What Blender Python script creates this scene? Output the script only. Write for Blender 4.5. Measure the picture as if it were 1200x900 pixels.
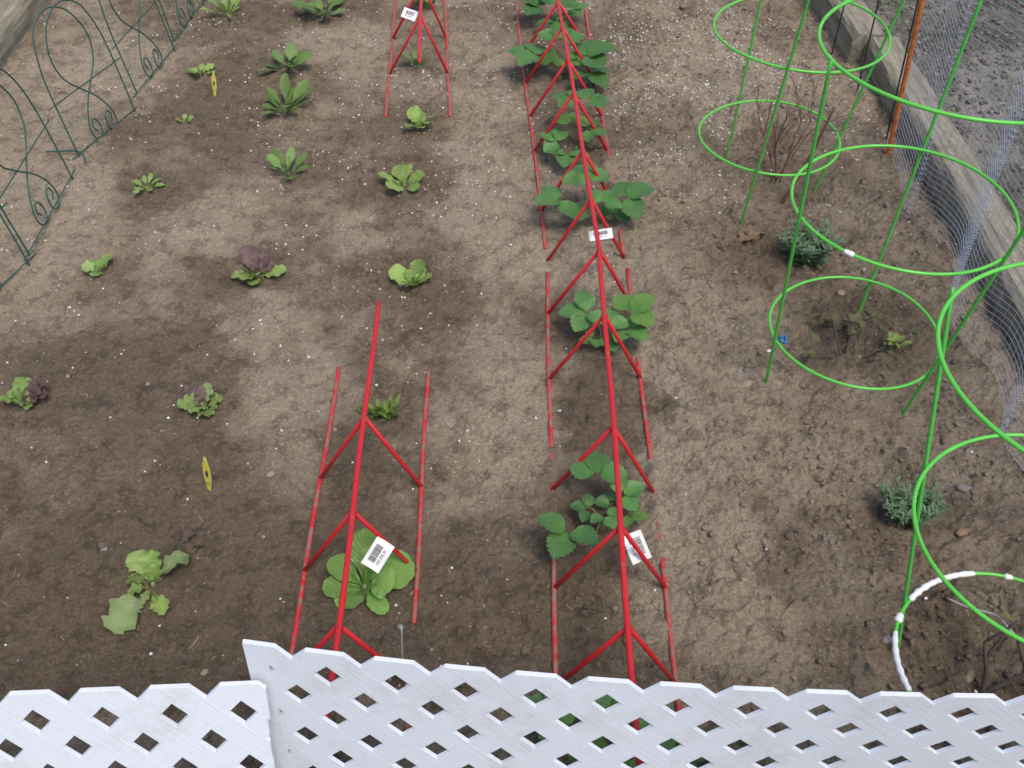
import bpy, math, random
import numpy as np
R = math.radians
random.seed(11)
rng = np.random.default_rng(7)
for o in list(bpy.data.objects): bpy.data.objects.remove(o)
S = bpy.context.scene
COL = S.collection

# ------------------------------------------------------------------ camera, sky, sun, exposure
CAM_H, PITCH, FPX = 1.60, R(45.5), 1150.0
cam = bpy.data.objects.new('camera', bpy.data.cameras.new('camera'))
COL.objects.link(cam)
cam.location = (0, 0, CAM_H)
cam.rotation_euler = (R(90) - PITCH, 0, 0)
cam.data.sensor_width = 36; cam.data.lens = 36 * FPX / 1200
cam.data.clip_start = .02; cam.data.clip_end = 500
S.camera = cam

SUN_EL, SUN_AZ = R(62), R(150)          # azimuth measured from +Y towards +X
w = bpy.data.worlds.new('World'); S.world = w; w.use_nodes = True
nt = w.node_tree
sky = nt.nodes.new('ShaderNodeTexSky'); sky.sky_type = 'NISHITA'; sky.sun_disc = False
sky.sun_elevation = SUN_EL; sky.sun_rotation = SUN_AZ
sky.air_density = 1.0; sky.dust_density = 3.0; sky.ozone_density = 1.0
hs = nt.nodes.new('ShaderNodeHueSaturation'); hs.inputs['Saturation'].default_value = .95
nt.links.new(sky.outputs[0], hs.inputs['Color'])
nt.links.new(hs.outputs[0], nt.nodes['Background'].inputs[0])
nt.nodes['Background'].inputs[1].default_value = .125
sun = bpy.data.objects.new('sun', bpy.data.lights.new('sun', 'SUN')); COL.objects.link(sun)
sun.data.energy = 1.35; sun.data.angle = R(20); sun.data.color = (1, .95, .87)
sun.rotation_euler = (R(90) - SUN_EL, 0, math.pi - SUN_AZ)
S.view_settings.view_transform = 'Standard'; S.view_settings.look = 'None'
S.view_settings.exposure = 0.62; S.view_settings.gamma = 1; S.view_settings.use_curve_mapping = False

# ------------------------------------------------------------------ measuring: a photo point at a known height -> metres
cp, sp_ = math.cos(PITCH), math.sin(PITCH)
def ray(u, v):
    a, b = (u - 600) / FPX, -(v - 450) / FPX
    return np.array([a, cp + b * sp_, -sp_ + b * cp])
def G(u, v, z=0.0):
    d = ray(u, v); t = (z - CAM_H) / d[2]
    return d * t + np.array([0, 0, CAM_H])
def PY(u, v, y):
    d = ray(u, v); return d * (y / d[1]) + np.array([0, 0, CAM_H])
def mpp(u, v):                          # metres per photo pixel on the ground there
    d = ray(u, v); return (CAM_H / -d[2]) / FPX

# ------------------------------------------------------------------ noise
_perm = rng.permutation(4096)
_val = rng.random(4096) * 2 - 1
def vnoise(x, y, s=0):
    xi, yi = np.floor(x).astype(np.int64), np.floor(y).astype(np.int64)
    fx, fy = x - xi, y - yi
    fx = fx * fx * fx * (fx * (fx * 6 - 15) + 10); fy = fy * fy * fy * (fy * (fy * 6 - 15) + 10)
    def h(i, j): return _val[_perm[(_perm[(i + s * 131) & 4095] + j) & 4095]]
    a, b, c, d = h(xi, yi), h(xi + 1, yi), h(xi, yi + 1), h(xi + 1, yi + 1)
    return (a * (1 - fx) + b * fx) * (1 - fy) + (c * (1 - fx) + d * fx) * fy
def fbm(x, y, sc, n, s=0, gain=.5):
    t, a = 0, 1
    for i in range(n):
        t = t + a * vnoise(x * sc + 17.3 * i, y * sc - 9.1 * i, s + i); sc *= 2.03; a *= gain
    return t
def sstep(a, b, x):
    t = np.clip((x - a) / (b - a), 0, 1); return t * t * (3 - 2 * t)

# ------------------------------------------------------------------ soil height and moisture in metres
def seg_dist(x, y, a, b):
    ax, ay = a[:2]; dx, dy = b[0] - ax, b[1] - ay; L = dx * dx + dy * dy
    t = np.clip(((x - ax) * dx + (y - ay) * dy) / L, 0, 1)
    return np.hypot(x - ax - t * dx, y - ay - t * dy)
RAIL_R = .0050
RAILS = {                                # ground rails of the red supports: (near end, far end)
    'L1l': (G(338, 790), G(398, 433)), 'L1r': (G(478, 860), G(502, 435)),
    'R1l': (G(652, 800), G(641, 322)), 'R1r': (G(801, 872), G(735, 318)),
    'R2l': (G(640, 292), G(604, 6)), 'R2r': (G(731, 300), G(683, 0)),
    'L2l': (G(452, 136), G(464, 0)), 'L2r': (G(527, 137), G(521, 0))}
BURIED = [(G(650, 532), G(651, 655)), (G(742, 352), G(752, 424)), (G(764, 546), G(774, 654)), (G(615, 62), G(621, 86)),
          (G(629, 152), G(632, 172)), (G(700, 150), G(727, 268)), (G(483, 738), G(480, 775))]
def height0(x, y):                       # gentle shape only
    h = .006 * fbm(x, y, 2.2, 2, 3)
    mound = np.exp(-((x - (.43 + .05 * np.sin(y * 2.3))) / .13) ** 2) * sstep(.4, 1.0, y)
    h = h + .022 * mound * (.8 + .5 * fbm(x, y, 3.5, 2, 9))
    h = h - .010 * np.exp(-((x - .98) / .12) ** 2)
    flat = np.exp(-((x - .17) / .16) ** 2) + np.exp(-((x + .2) / .17) ** 2)
    h = h * (1 - .85 * np.clip(flat, 0, 1) * (x < .34))
    h = h + .018 * np.exp(-((x + 1.62) / .10) ** 2)
    return h
def rough(x, y):
    r = .72 + .55 * sstep(.26, .42, x) + .15 * fbm(x, y, 2.5, 2, 21)
    return np.clip(r + .25 * sstep(1.3, .8, y), .45, 1.4)
def height(x, y):
    x = np.asarray(x, float); y = np.asarray(y, float)
    r = rough(x, y); nd = np.full(np.shape(x), 9.)
    for a, b in RAILS.values(): nd = np.minimum(nd, seg_dist(x, y, a, b))
    r = r * (1 - .55 * np.exp(-(nd / .024) ** 2))
    wx, wy = x + .02 * vnoise(x * 14, y * 14, 70), y + .02 * vnoise(x * 14, y * 14, 71)
    lumps = np.abs(fbm(wx, wy, 13, 2, 30)) - .3
    crumbs = np.maximum(fbm(wx, wy, 42, 2, 40), -.1)
    fine = fbm(x, y, 115, 2, 50)
    h = height0(x, y) + r * (.0100 * lumps +   .0085 * crumbs) + (.0024 + .0016 * r) * fine
    for a, b in BURIED:
        h = h + .012 * np.exp(-(seg_dist(x, y, a, b) / .016) ** 2)
    return h
MOIST = [  # u, v, ru, rv, amount (photo measures turned into metres)
    (150, 330, 60, 60, .55), (190, 430, 50, 90, .45), (60, 470, 90, 60, .5), (110, 640, 190, 120, .75), (250, 640, 70, 120, .5),
    (235, 500, 60, 60, .6), (300, 318, 65, 40, .8), (490, 330, 85, 55, .95), (474, 216, 75, 35, .7), (335, 195, 70, 30, .6),
    (300, 130, 120, 40, .55), (340, 75, 90, 30, .6), (250, 30, 120, 30, .6), (380, 10, 120, 20, .7), (490, 145, 70, 28, .5),
    (490, 70, 50, 30, .45), (445, 510, 50, 60, .85), (430, 640, 70, 90, .9), (410, 760, 120, 50, .8), (540, 700, 90, 90, .6),
    (690, 420, 65, 70, .8), (700, 520, 65, 70, .85), (700, 640, 75, 90, .8), (700, 760, 80, 60, .8), (690, 250, 60, 40, .7),
    (660, 160, 60, 40, .7), (650, 80, 70, 35, .7), (170, 215, 50, 25, .6), (220, 140, 70, 35, .5), (150, 700, 200, 80, .7),
    (60, 760, 200, 60, .5), (930, 290, 80, 40, .35), (1000, 400, 110, 60, .55), (900, 190, 90, 45, .45), (1060, 590, 60, 50, .5),
    (1150, 770, 120, 70, .75), (950, 640, 60, 60, .4), (1040, 150, 25, 60, .5), (850, 440, 40, 60, .2), (590, 20, 60, 20, .4),
    (330, 420, 85, 55, -.55), (230, 270, 60, 40, -.4), (570, 470, 60, 70, -.6), (600, 290, 55, 60, -.35), (100, 110, 90, 60, -.5),
    (60, 240, 60, 50, -.5), (110, 565, 60, 40, -.25), (310, 560, 45, 60, -.2), (560, 190, 50, 35, -.3), (820, 500, 70, 130, -.3),
    (270, 330, 40, 30, -.1), (420, 60, 60, 25, -.2), (400, 270, 50, 25, -.25)]
_M = []
for u, v, ru, rv, a in MOIST:
    c = G(u, v); _M.append((c[0], c[1], ru * mpp(u, v), abs(G(u, v - rv)[1] - G(u, v + rv)[1]) / 2, a))
def moisture(x, y):
    wx = x + .075 * fbm(x, y, 6, 4, 80, .6); wy = y + .085 * fbm(x, y, 6, 4, 90, .6)
    m = .38 + .20 * fbm(x, y, 3.0, 3, 100)
    for cx, cy, rx, ry, a in _M:
        m = m + .62 * a * np.exp(-(((wx - cx) / rx) ** 2 + ((wy - cy) / ry) ** 2) ** 1.3)
    m = m + .05 * fbm(x, y, 22, 3, 110) + .09 * fbm(x, y, 9, 2, 130)
    m = .5 * m + .5 * (.12 + .72 * sstep(.22, .72, m + .10 * fbm(x, y, 16, 3, 140)))
    return np.clip(m, 0, 1)

# ------------------------------------------------------------------ mesh collector
class MB:
    def __init__(s): s.v = []; s.f = []; s.uv = []; s.m = []
    def tri(s, v, f, uv=None):
        o = len(s.v); s.v += [tuple(p) for p in v]; s.f += [tuple(i + o for i in q) for q in f]
        s.uv += list(uv) if uv is not None else [(0, 0)] * len(v)
    def tube(s, pts, r, n=8, cap=True, r_end=None):
        pts = [np.asarray(p, float) for p in pts]; k = len(pts)
        rr = r if hasattr(r, '__len__') else np.linspace(r, r if r_end is None else r_end, k)
        T = [pts[min(i + 1, k - 1)] - pts[max(i - 1, 0)] for i in range(k)]
        T = [t / (np.linalg.norm(t) + 1e-12) for t in T]
        ref = np.array([0, 0, 1.]) if abs(T[0][2]) < .9 else np.array([1., 0, 0])
        N = np.cross(T[0], ref); N /= np.linalg.norm(N)
        V = []; UV = []; L = 0
        for i in range(k):
            N = N - T[i] * (N @ T[i]); N /= np.linalg.norm(N) + 1e-12
            B = np.cross(T[i], N)
            if i: L += np.linalg.norm(pts[i] - pts[i - 1])
            for j in range(n):
                a = 2 * math.pi * j / n
                V.append(pts[i] + rr[i] * (math.cos(a) * N + math.sin(a) * B)); UV.append((L, j / n))
        F = [(i * n + j, i * n + (j + 1) % n, (i + 1) * n + (j + 1) % n, (i + 1) * n + j) for i in range(k - 1) for j in range(n)]
        if cap:
            for i, sg in ((0, -1), (k - 1, 1)):
                c = len(V); V.append(pts[i] + sg * T[i] * rr[i] * .6); UV.append((L, 0))
                F += [((i * n + (j + 1) % n, i * n + j, c) if sg < 0 else (i * n + j, i * n + (j + 1) % n, c)) for j in range(n)]
        s.tri(V, F, UV)
    def ring(s, pts, r, n=8):            # closed tube
        pts = [np.asarray(p, float) for p in pts]; k = len(pts); V = []; UV = []
        for i in range(k):
            t = pts[(i + 1) % k] - pts[i - 1]; t /= np.linalg.norm(t)
            N = np.cross(t, (0, 0, 1)); N /= np.linalg.norm(N); B = np.cross(t, N)
            for j in range(n):
                a = 2 * math.pi * j / n; V.append(pts[i] + r * (math.cos(a) * N + math.sin(a) * B)); UV.append((i / k * 3, j / n))
        F = [(i * n + j, i * n + (j + 1) % n, ((i + 1) % k) * n + (j + 1) % n, ((i + 1) % k) * n + j) for i in range(k) for j in range(n)]
        s.tri(V, F, UV)
    def prism(s, poly, y0, y1):          # polygon in (x,z), extruded along y
        k = len(poly)
        V = [(x, y0, z) for x, z in poly] + [(x, y1, z) for x, z in poly]
        F = [tuple(range(k)), tuple(range(2 * k - 1, k - 1, -1))] + [(i, i + k, (i + 1) % k + k, (i + 1) % k) for i in range(k)]
        s.tri(V, F, [(x, z) for x, z in poly] * 2)
    def build(s, name, mat, parent=None, smooth=True):
        me = bpy.data.meshes.new(name); me.from_pydata(s.v, [], s.f); me.update()
        uvl = me.uv_layers.new(name='UVMap')
        vi = np.empty(len(me.loops), np.int32); me.loops.foreach_get('vertex_index', vi)
        uvl.data.foreach_set('uv', np.array(s.uv, np.float32)[vi].ravel())
        if smooth: me.polygons.foreach_set('use_smooth', [True] * len(me.polygons))
        me.materials.append(mat)
        o = bpy.data.objects.new(name, me); COL.objects.link(o)
        if parent is not None:
            o.parent = parent; o.matrix_parent_inverse = parent_inv(parent)
        return o
def parent_inv(p):
    from mathutils import Matrix
    m = Matrix.Identity(4); q = p
    while q is not None:
        m = Matrix.Translation(q.location) @ m if q.type == 'EMPTY' else m; q = q.parent
    return m.inverted()
def thing(name, label, cat, loc, group=None):
    o = bpy.data.objects.new(name, None); o.location = tuple(loc); o.empty_display_size = .05; COL.objects.link(o)
    return tag(o, label, cat, group)
def tag(o, label, cat, group=None):
    o['label'] = label; o['category'] = cat
    if group: o['group'] = group
    return o
def kind(o, k): o['kind'] = k; return o
def crom(P, n=8, closed=False):
    P = [np.asarray(p, float) for p in P]
    Q = [2 * P[0] - P[1]] + P + [2 * P[-1] - P[-2]]; out = []
    for i in range(1, len(Q) - 2):
        for j in range(n):
            t = j / n; a, b, c, d = Q[i - 1:i + 3]
            out.append(.5 * (2 * b + (c - a) * t + (2 * a - 5 * b + 4 * c - d) * t * t + (3 * b - a - 3 * c + d) * t ** 3))
    out.append(P[-1]); return out

# ------------------------------------------------------------------ materials
class NT:
    def __init__(s, name):
        s.mat = bpy.data.materials.new(name); s.mat.use_nodes = True; s.t = s.mat.node_tree
        s.b = s.t.nodes['Principled BSDF']; s.out = s.t.nodes['Material Output']
    def n(s, typ, **kw):
        nd = s.t.nodes.new(typ)
        for k, v in kw.items():
            if k in nd.inputs: nd.inputs[k].default_value = v
            else: setattr(nd, k, v)
        return nd
    def l(s, a, b): s.t.links.new(a, b)
    def noise(s, scale, detail=4, rough=.6, vec=None, dist=0):
        nd = s.n('ShaderNodeTexNoise'); nd.inputs['Scale'].default_value = scale; nd.inputs['Detail'].default_value = detail
        nd.inputs['Roughness'].default_value = rough; nd.inputs['Distortion'].default_value = dist
        s.l(vec if vec is not None else s.obj(), nd.inputs['Vector']); return nd.outputs[0]
    def obj(s):
        if not hasattr(s, '_o'): s._o = s.n('ShaderNodeTexCoord').outputs['Object']
        return s._o
    def uv(s):
        if not hasattr(s, '_uv'): s._uv = s.n('ShaderNodeTexCoord').outputs['UV']
        return s._uv
    def ramp(s, fac, stops):
        nd = s.n('ShaderNodeValToRGB'); cr = nd.color_ramp
        while len(cr.elements) > len(stops): cr.elements.remove(cr.elements[-1])
        while len(cr.elements) < len(stops): cr.elements.new(.5)
        for e, (p, c) in zip(cr.elements, stops): e.position = p; e.color = (*c, 1) if len(c) == 3 else c
        s.l(fac, nd.inputs[0]); return nd.outputs[0]
    def gray(s, fac, a, b): return s.ramp(fac, [(a, (0, 0, 0)), (b, (1, 1, 1))])
    def mix(s, fac, a, b, mode='MIX'):
        nd = s.n('ShaderNodeMix', data_type='RGBA', blend_type=mode)
        for val, i in ((fac, 0), (a, 6), (b, 7)):
            if hasattr(val, 'type') and hasattr(val, 'links'): s.l(val, nd.inputs[i])
            elif i == 0: nd.inputs[0].default_value = val
            else: nd.inputs[i].default_value = (*val, 1)
        return nd.outputs[2]
    def math(s, op, a, b=0.0, c=None):
        nd = s.n('ShaderNodeMath', operation=op)
        for i, v in enumerate((a, b) if c is None else (a, b, c)):
            if hasattr(v, 'links'): s.l(v, nd.inputs[i])
            else: nd.inputs[i].default_value = v
        return nd.outputs[0]
    def bump(s, h, strength, dist, prev=None):
        nd = s.n('ShaderNodeBump'); nd.inputs['Strength'].default_value = strength; nd.inputs['Distance'].default_value = dist
        s.l(h, nd.inputs['Height'])
        if prev is not None: s.l(prev, nd.inputs['Normal'])
        return nd.outputs[0]
    def done(s, color=None, rough=.6, normal=None, spec=.5):
        if color is not None:
            if hasattr(color, 'links'): s.l(color, s.b.inputs['Base Color'])
            else: s.b.inputs['Base Color'].default_value = (*color, 1)
        if hasattr(rough, 'links'): s.l(rough, s.b.inputs['Roughness'])
        else: s.b.inputs['Roughness'].default_value = rough
        s.b.inputs['Specular IOR Level'].default_value = spec
        if normal is not None: s.l(normal, s.b.inputs['Normal'])
        return s.mat

def soil_material(name, dry, mid, wet):
    m = NT(name)
    at = m.n('ShaderNodeAttribute', attribute_name='moist').outputs['Fac']
    f = m.math('ADD', at, m.math('MULTIPLY', m.math('SUBTRACT', m.noise(60, 5, .7), .5), .55))
    c = m.ramp(f, [(.05, dry), (.42, mid), (.85, wet)])
    c = m.mix(m.gray(m.noise(9, 4), .40, .75), c, (.21, .155, .105), 'MULTIPLY') if False else c
    hue = m.noise(5, 4, .6)
    c = m.mix(m.math('MULTIPLY', m.gray(hue, .35, .7), .35), c, m.mix(1.0, c, (1.08, .97, .86), 'MULTIPLY'))
    gr = m.noise(230, 4, .75)
    c = m.mix(.85, c, m.mix(1.0, c, m.ramp(gr, [(.3, (.48, .46, .45)), (.5, (1, 1, 1)), (.70, (1.5, 1.48, 1.44))]), 'MULTIPLY'))
    vo = m.n('ShaderNodeTexVoronoi', feature='F1'); vo.inputs['Scale'].default_value = 75; m.l(m.obj(), vo.inputs['Vector'])
    bits = m.math('MULTIPLY', m.gray(vo.outputs['Distance'],   .34, .22), m.gray(m.noise(21, 2), .5, .62))
    c = m.mix(m.math('MULTIPLY', bits, .35), c, (.035, .026, .02))
    n1 = m.bump(m.noise(150, 7, .76), 1.0, .009)
    n2 = m.bump(m.noise(620, 3, .7), .8, .003, n1)
    return m.done(c, .95, n2, .15)
M = {}
M['soil'] = soil_material('soil', (.420, .350, .264), (.315, .256, .190), (.188, .146, .104))
M['grit'] = soil_material('yard_grit', (.33, .31, .275), (.215, .20, .175), (.105, .105, .08))

def simple(name, col, rough=.5, var=.15, scale=30, bump=0, bscale=200, spec=.5, metal=0):
    m = NT(name)
    c = m.mix(m.noise(scale, 4), tuple(x * (1 - var) for x in col), tuple(min(1, x * (1 + var)) for x in col))
    m.b.inputs['Metallic'].default_value = metal
    return m.done(c, rough, m.bump(m.noise(bscale, 4), bump, .002) if bump else None, spec)
def red_material(name, lo, hi):
    m = NT(name)
    c = m.mix(m.noise(14, 3), (.44, .012, .016), (.58, .022, .030))
    d = m.math('MULTIPLY', m.gray(m.math('ADD', m.noise(38, 5, .7), m.math('MULTIPLY', m.math('SUBTRACT', m.noise(230, 3), .5), .5)), lo, hi), .9)
    c = m.mix(d, c, (.21, .155, .115))
    r = m.math('ADD', m.math('MULTIPLY', d, .5), .33)
    return m.done(c, r, m.bump(m.math('ADD', d, m.noise(400, 2)), .25, .001), .5)
M['red'] = red_material('red_paint', .62, .80)
M['red_soiled'] = red_material('soiled_red_paint', .42, .60)
M['green_coat'] = simple('green_plastic_coating', (.105, .50, .060), .33, .18, 40)
M['green_leg'] = simple('ribbed_green_plastic', (.070, .39, .055), .42, .25, 60, .25, 300)
M['dark_green_wire'] = simple('dark_green_wire', (.022, .085, .066), .5, .25, 40)
M['tape'] = simple('white_tape', (.75, .76, .76), .5, .08, 60, .5, 90)
M['blue_tie'] = simple('blue_tie', (.02, .13, .32), .5)
M['paper'] = simple('white_paper_label', (.78, .78, .78), .55, .04, 40)
M['ink'] = simple('black_ink', (.03, .03, .04), .6)
M['label_yellow'] = simple('yellow_plastic_label', (.74, .64, .10), .4, .12, 90)
M['label_blue'] = simple('dark_print', (.03, .06, .11), .4)
M['black_metal'] = simple('black_metal', (.02, .022, .025), .5)
M['steel'] = simple('galvanised_wire', (.45, .51, .62), .38, .15, 60, metal=.55)
M['perlite'] = simple('perlite', (.66, .66, .65), .9, .06, 300)
M['stone_grey'] = simple('grey_stone', (.20, .185, .165), .8, .25, 60, .5, 150)
M['stone_tan'] = simple('tan_stone', (.25, .195, .135), .8, .3, 60, .5, 150)
M['stone_rust'] = simple('rusty_stone', (.28, .17, .10), .8, .3, 60, .5, 150)
M['straw'] = simple('dry_straw', (.36, .29, .18), .8, .35, 60)
M['dark_twig'] = simple('dark_twig', (.075, .055, .045), .8, .4, 60)
M['grey_twig'] = simple('pale_grey_twig', (.33, .30, .28), .8, .3, 60)
M['red_twig'] = simple('red_brown_twig', (.13, .045, .035), .6, .4, 50)
M['plain_wire'] = simple('clear_plastic_stake', (.42, .45, .45), .3)
def rust():
    m = NT('orange_rusty_paint')
    n = m.noise(70, 5, .7)
    return m.done(m.ramp(n, [(.3, (.20, .055, .02)), (.5, (.52, .16, .045)), (.7, (.60, .21, .07))]), .7, m.bump(m.noise(260, 4), .5, .002), .3)
M['rust'] = rust()
def white_plastic():
    m = NT('white_lattice_plastic')
    sep = m.n('ShaderNodeSeparateXYZ'); m.l(m.uv(), sep.inputs[0])
    comb = m.n('ShaderNodeCombineXYZ')
    m.l(m.math('MULTIPLY', sep.outputs[0], 6), comb.inputs[0]); m.l(m.math('MULTIPLY', sep.outputs[1], 330), comb.inputs[1])
    grain = m.noise(1.0, 3, .6, comb.outputs[0])
    st = m.gray(m.noise(11, 6, .75), .50, .76)
    fs = m.gray(m.noise(150, 3, .6), .60, .74)
    c = m.mix(m.math('MULTIPLY', st, .42), (.64, .675, .735), (.40, .37, .32))
    c = m.mix(m.math('MULTIPLY', fs, .22), c, (.30, .26, .22))
    c = m.mix(m.math('MULTIPLY', m.gray(grain, .60, .72), .20), c, (.48, .49, .53))
    return m.done(c, .5, m.bump(grain, .55, .0012), .4)
M['lattice'] = white_plastic()
def timber():
    m = NT('weathered_timber')
    sep = m.n('ShaderNodeSeparateXYZ'); m.l(m.obj(), sep.inputs[0])
    comb = m.n('ShaderNodeCombineXYZ')
    m.l(m.math('MULTIPLY', sep.outputs[0], 70), comb.inputs[0]); m.l(m.math('MULTIPLY', sep.outputs[1], 2.2), comb.inputs[1]); m.l(m.math('MULTIPLY', sep.outputs[2], 70), comb.inputs[2])
    g = m.noise(1, 5, .65, comb.outputs[0], .6)
    c = m.ramp(g, [(.28, (.11, .095, .072)), (.5, (.25, .22, .17)), (.75, (.36, .325, .26))])
    c = m.mix(m.math('MULTIPLY', m.gray(m.noise(7, 5, .7), .45, .7), .55), c, (.105, .115, .045))
    c = m.mix(m.math('MULTIPLY', m.gray(m.noise(26, 4), .56, .75), .5), c, (.10, .085, .07))
    return m.done(c, .85, m.bump(g, .7, .004), .2)
M['timber'] = timber()

def leaf_material(name, centre, body, margin, vein, m0=.55, m1=.95, transl=.25, rough=.45, pleat=0.0):
    """colours run across the blade: midrib, body, margin; UV u along, v across"""
    m = NT(name)
    sep = m.n('ShaderNodeSeparateXYZ'); m.l(m.uv(), sep.inputs[0])
    u, v = sep.outputs[0], sep.outputs[1]
    av = m.math('ABSOLUTE', m.math('SUBTRACT', m.math('MULTIPLY', v, 2), 1))
    edge = m.math('MAXIMUM', av, m.math('POWER', u, 3.0))
    edge = m.math('ADD', edge, m.math('MULTIPLY', m.math('SUBTRACT', m.noise(90, 3), .5), .7))
    c = m.mix(m.gray(edge, m0, m1), body, margin)
    c = m.mix(m.gray(m.math('ADD', u, m.math('MULTIPLY', av, .4)), .45, .05), c, centre)
    vn = m.math('FRACT', m.math('SUBTRACT', m.math('MULTIPLY', u, 8.0), m.math('MULTIPLY', av, 3.2)))
    vn = m.math('ABSOLUTE', m.math('SUBTRACT', vn, .5))
    veins = m.math('MAXIMUM', m.gray(vn, .08, .0), m.gray(av, .10, .02))
    c = m.mix(m.math('MULTIPLY', veins, .35), c, vein)
    oi = m.n('ShaderNodeObjectInfo')
    vr = m.n('ShaderNodeHueSaturation'); m.l(c, vr.inputs['Color'])
    m.l(m.math('ADD', m.math('MULTIPLY', oi.outputs['Random'], .5), .76), vr.inputs['Value'])
    m.l(m.math('ADD', m.math('MULTIPLY', m.noise(9, 1), .04), .48), vr.inputs['Hue'])
    c = m.mix(m.math('MULTIPLY', m.gray(m.noise(230, 3), .58, .8), .12), vr.outputs[0], (.20, .17, .11))
    nrm = m.bump(m.math('ADD', m.math('MULTIPLY', m.gray(vn, .0, .5), .6), m.noise(110, 3)), .4, .0018)
    m.done(c, rough, nrm, .4)
    tr = m.n('ShaderNodeBsdfTranslucent'); m.l(c, tr.inputs[0])
    mx = m.n('ShaderNodeMixShader'); mx.inputs[0].default_value = transl
    m.l(m.b.outputs[0], mx.inputs[1]); m.l(tr.outputs[0], mx.inputs[2]); m.l(mx.outputs[0], m.out.inputs[0])
    return m.mat
M['lettuce'] = leaf_material('green_lettuce_leaf', (.26, .38, .09), (.115, .28, .025), (.15, .32, .035), (.26, .36, .11), transl=.3)
M['red_lettuce'] = leaf_material('red_lettuce_leaf', (.20, .32, .06), (.125, .155, .055), (.155, .046, .088), (.17, .15, .10), .02, .42)
M['purple_lettuce'] = leaf_material('purple_lettuce_leaf', (.15, .085, .075), (.135, .055, .075), (.155, .044, .088), (.15, .11, .10), .3, .8)
M['wilted'] = leaf_material('wilted_lettuce_leaf', (.24, .34, .09), (.175, .23, .085), (.165, .135, .15), (.26, .32, .14), .35, .85, rough=.6)
M['faded'] = leaf_material('faded_lettuce_leaf', (.23, .32, .10), (.19, .225, .135), (.19, .165, .20), (.25, .29, .18), .2, .7, rough=.6)
M['brown_leaf'] = leaf_material('withered_brown_leaf', (.11, .08, .06), (.08, .055, .045), (.06, .038, .032), (.10, .07, .05), rough=.8, transl=.1)
M['spinach'] = leaf_material('seedling_leaf', (.15, .25, .06), (.070, .175, .030), (.085, .20, .04), (.15, .25, .07))
M['big_green'] = leaf_material('broad_green_leaf', (.20, .34, .08), (.075, .23, .024), (.09, .25, .03), (.18, .34, .08), transl=.22, rough=.35)
M['strawberry'] = leaf_material('strawberry_leaf', (.08, .19, .05), (.092, .245, .040), (.11, .27, .050), (.10, .22, .075), transl=.22, rough=.4)
M['young_strawberry'] = leaf_material('young_strawberry_leaf', (.13, .26, .05), (.090, .23, .035), (.10, .22, .045), (.14, .26, .08), transl=.3, rough=.4)
M['petiole'] = simple('pale_green_stalk', (.17, .22, .07), .5, .25, 40)
M['lavender'] = leaf_material('grey_green_needle', (.15, .24, .13), (.095, .205, .078), (.12, .23, .10), (.15, .24, .14), transl=.15, rough=.6)
M['chive'] = leaf_material('bright_blade', (.20, .30, .06), (.11, .24, .03), (.14, .27, .04), (.17, .30, .07))
M['bronze'] = leaf_material('bronze_green_leaf', (.14, .15, .05), (.10, .12, .04), (.14, .07, .04), (.17, .16, .08))
M['lime_leaf'] = leaf_material('lime_leaf', (.20, .26, .05), (.17, .24, .04), (.18, .21, .05), (.22, .28, .09))
M['oak'] = leaf_material('dry_oak_leaf', (.21, .13, .075), (.20, .115, .065), (.155, .085, .05), (.25, .17, .10), rough=.7, transl=.1)
M['yard_weed'] = simple('yard_weed_blade', (.075, .12, .035), .6, .4, 30)

# ------------------------------------------------------------------ ground sheets
def ground_sheet(name, xs, ys, hf, mf, mat):
    X, Y = np.meshgrid(xs, ys); nx, ny = len(xs), len(ys)
    Z = hf(X, Y); co = np.stack([X, Y, Z], -1).reshape(-1, 3).astype(np.float32)
    i = np.arange(nx * ny).reshape(ny, nx)
    F = np.stack([i[:-1, :-1], i[:-1, 1:], i[1:, 1:], i[1:, :-1]], -1).reshape(-1, 4).astype(np.int32)
    me = bpy.data.meshes.new(name); me.vertices.add(len(co)); me.vertices.foreach_set('co', co.ravel())
    me.loops.add(F.size); me.loops.foreach_set('vertex_index', F.ravel())
    me.polygons.add(len(F)); me.polygons.foreach_set('loop_start', np.arange(0, F.size, 4, dtype=np.int32))
    me.polygons.foreach_set('use_smooth', np.ones(len(F), bool)); me.update(calc_edges=True)
    at = me.attributes.new('moist', 'FLOAT', 'POINT'); at.data.foreach_set('value', mf(X, Y).astype(np.float32).ravel())
    me.materials.append(mat)
    o = bpy.data.objects.new(name, me); COL.objects.link(o); return kind(o, 'structure')
def timber_x(y): return 1.178 - .010 * (y - 1.9)
ground_sheet('soil_bed', np.arange(-1.98, 1.272, .0040), np.arange(.30, 4.35, .0040), height, moisture, M['soil'])
def yard_h(x, y):
    return .030 + .012 * fbm(x, y, 4, 3, 200) + .008 * (np.abs(fbm(x, y, 26, 3, 210)) - .3) + .003 * fbm(x, y, 90, 2, 220) - .2 * sstep(2.85, 3.0, x) - .2 * sstep(4.3, 4.5, y)
def yard_m(x, y): return np.clip(.45 + .35 * fbm(x, y, 4, 4, 230) + .2 * fbm(x, y, 20, 3, 240), 0, 1)
ground_sheet('yard_ground', np.arange(1.24, 3.0, .007), np.arange(.30, 4.5, .007), yard_h, yard_m, M['grit'])
far = np.concatenate([-np.geomspace(90, 2.2, 14), np.linspace(-2, 2, 9), np.geomspace(2.2, 90, 14)])
ground_sheet('ground', far, far + 2, lambda x, y: -.09 + 0 * x, lambda x, y: .5 + .3 * fbm(x, y, .7, 3, 5), M['grit'])

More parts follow.
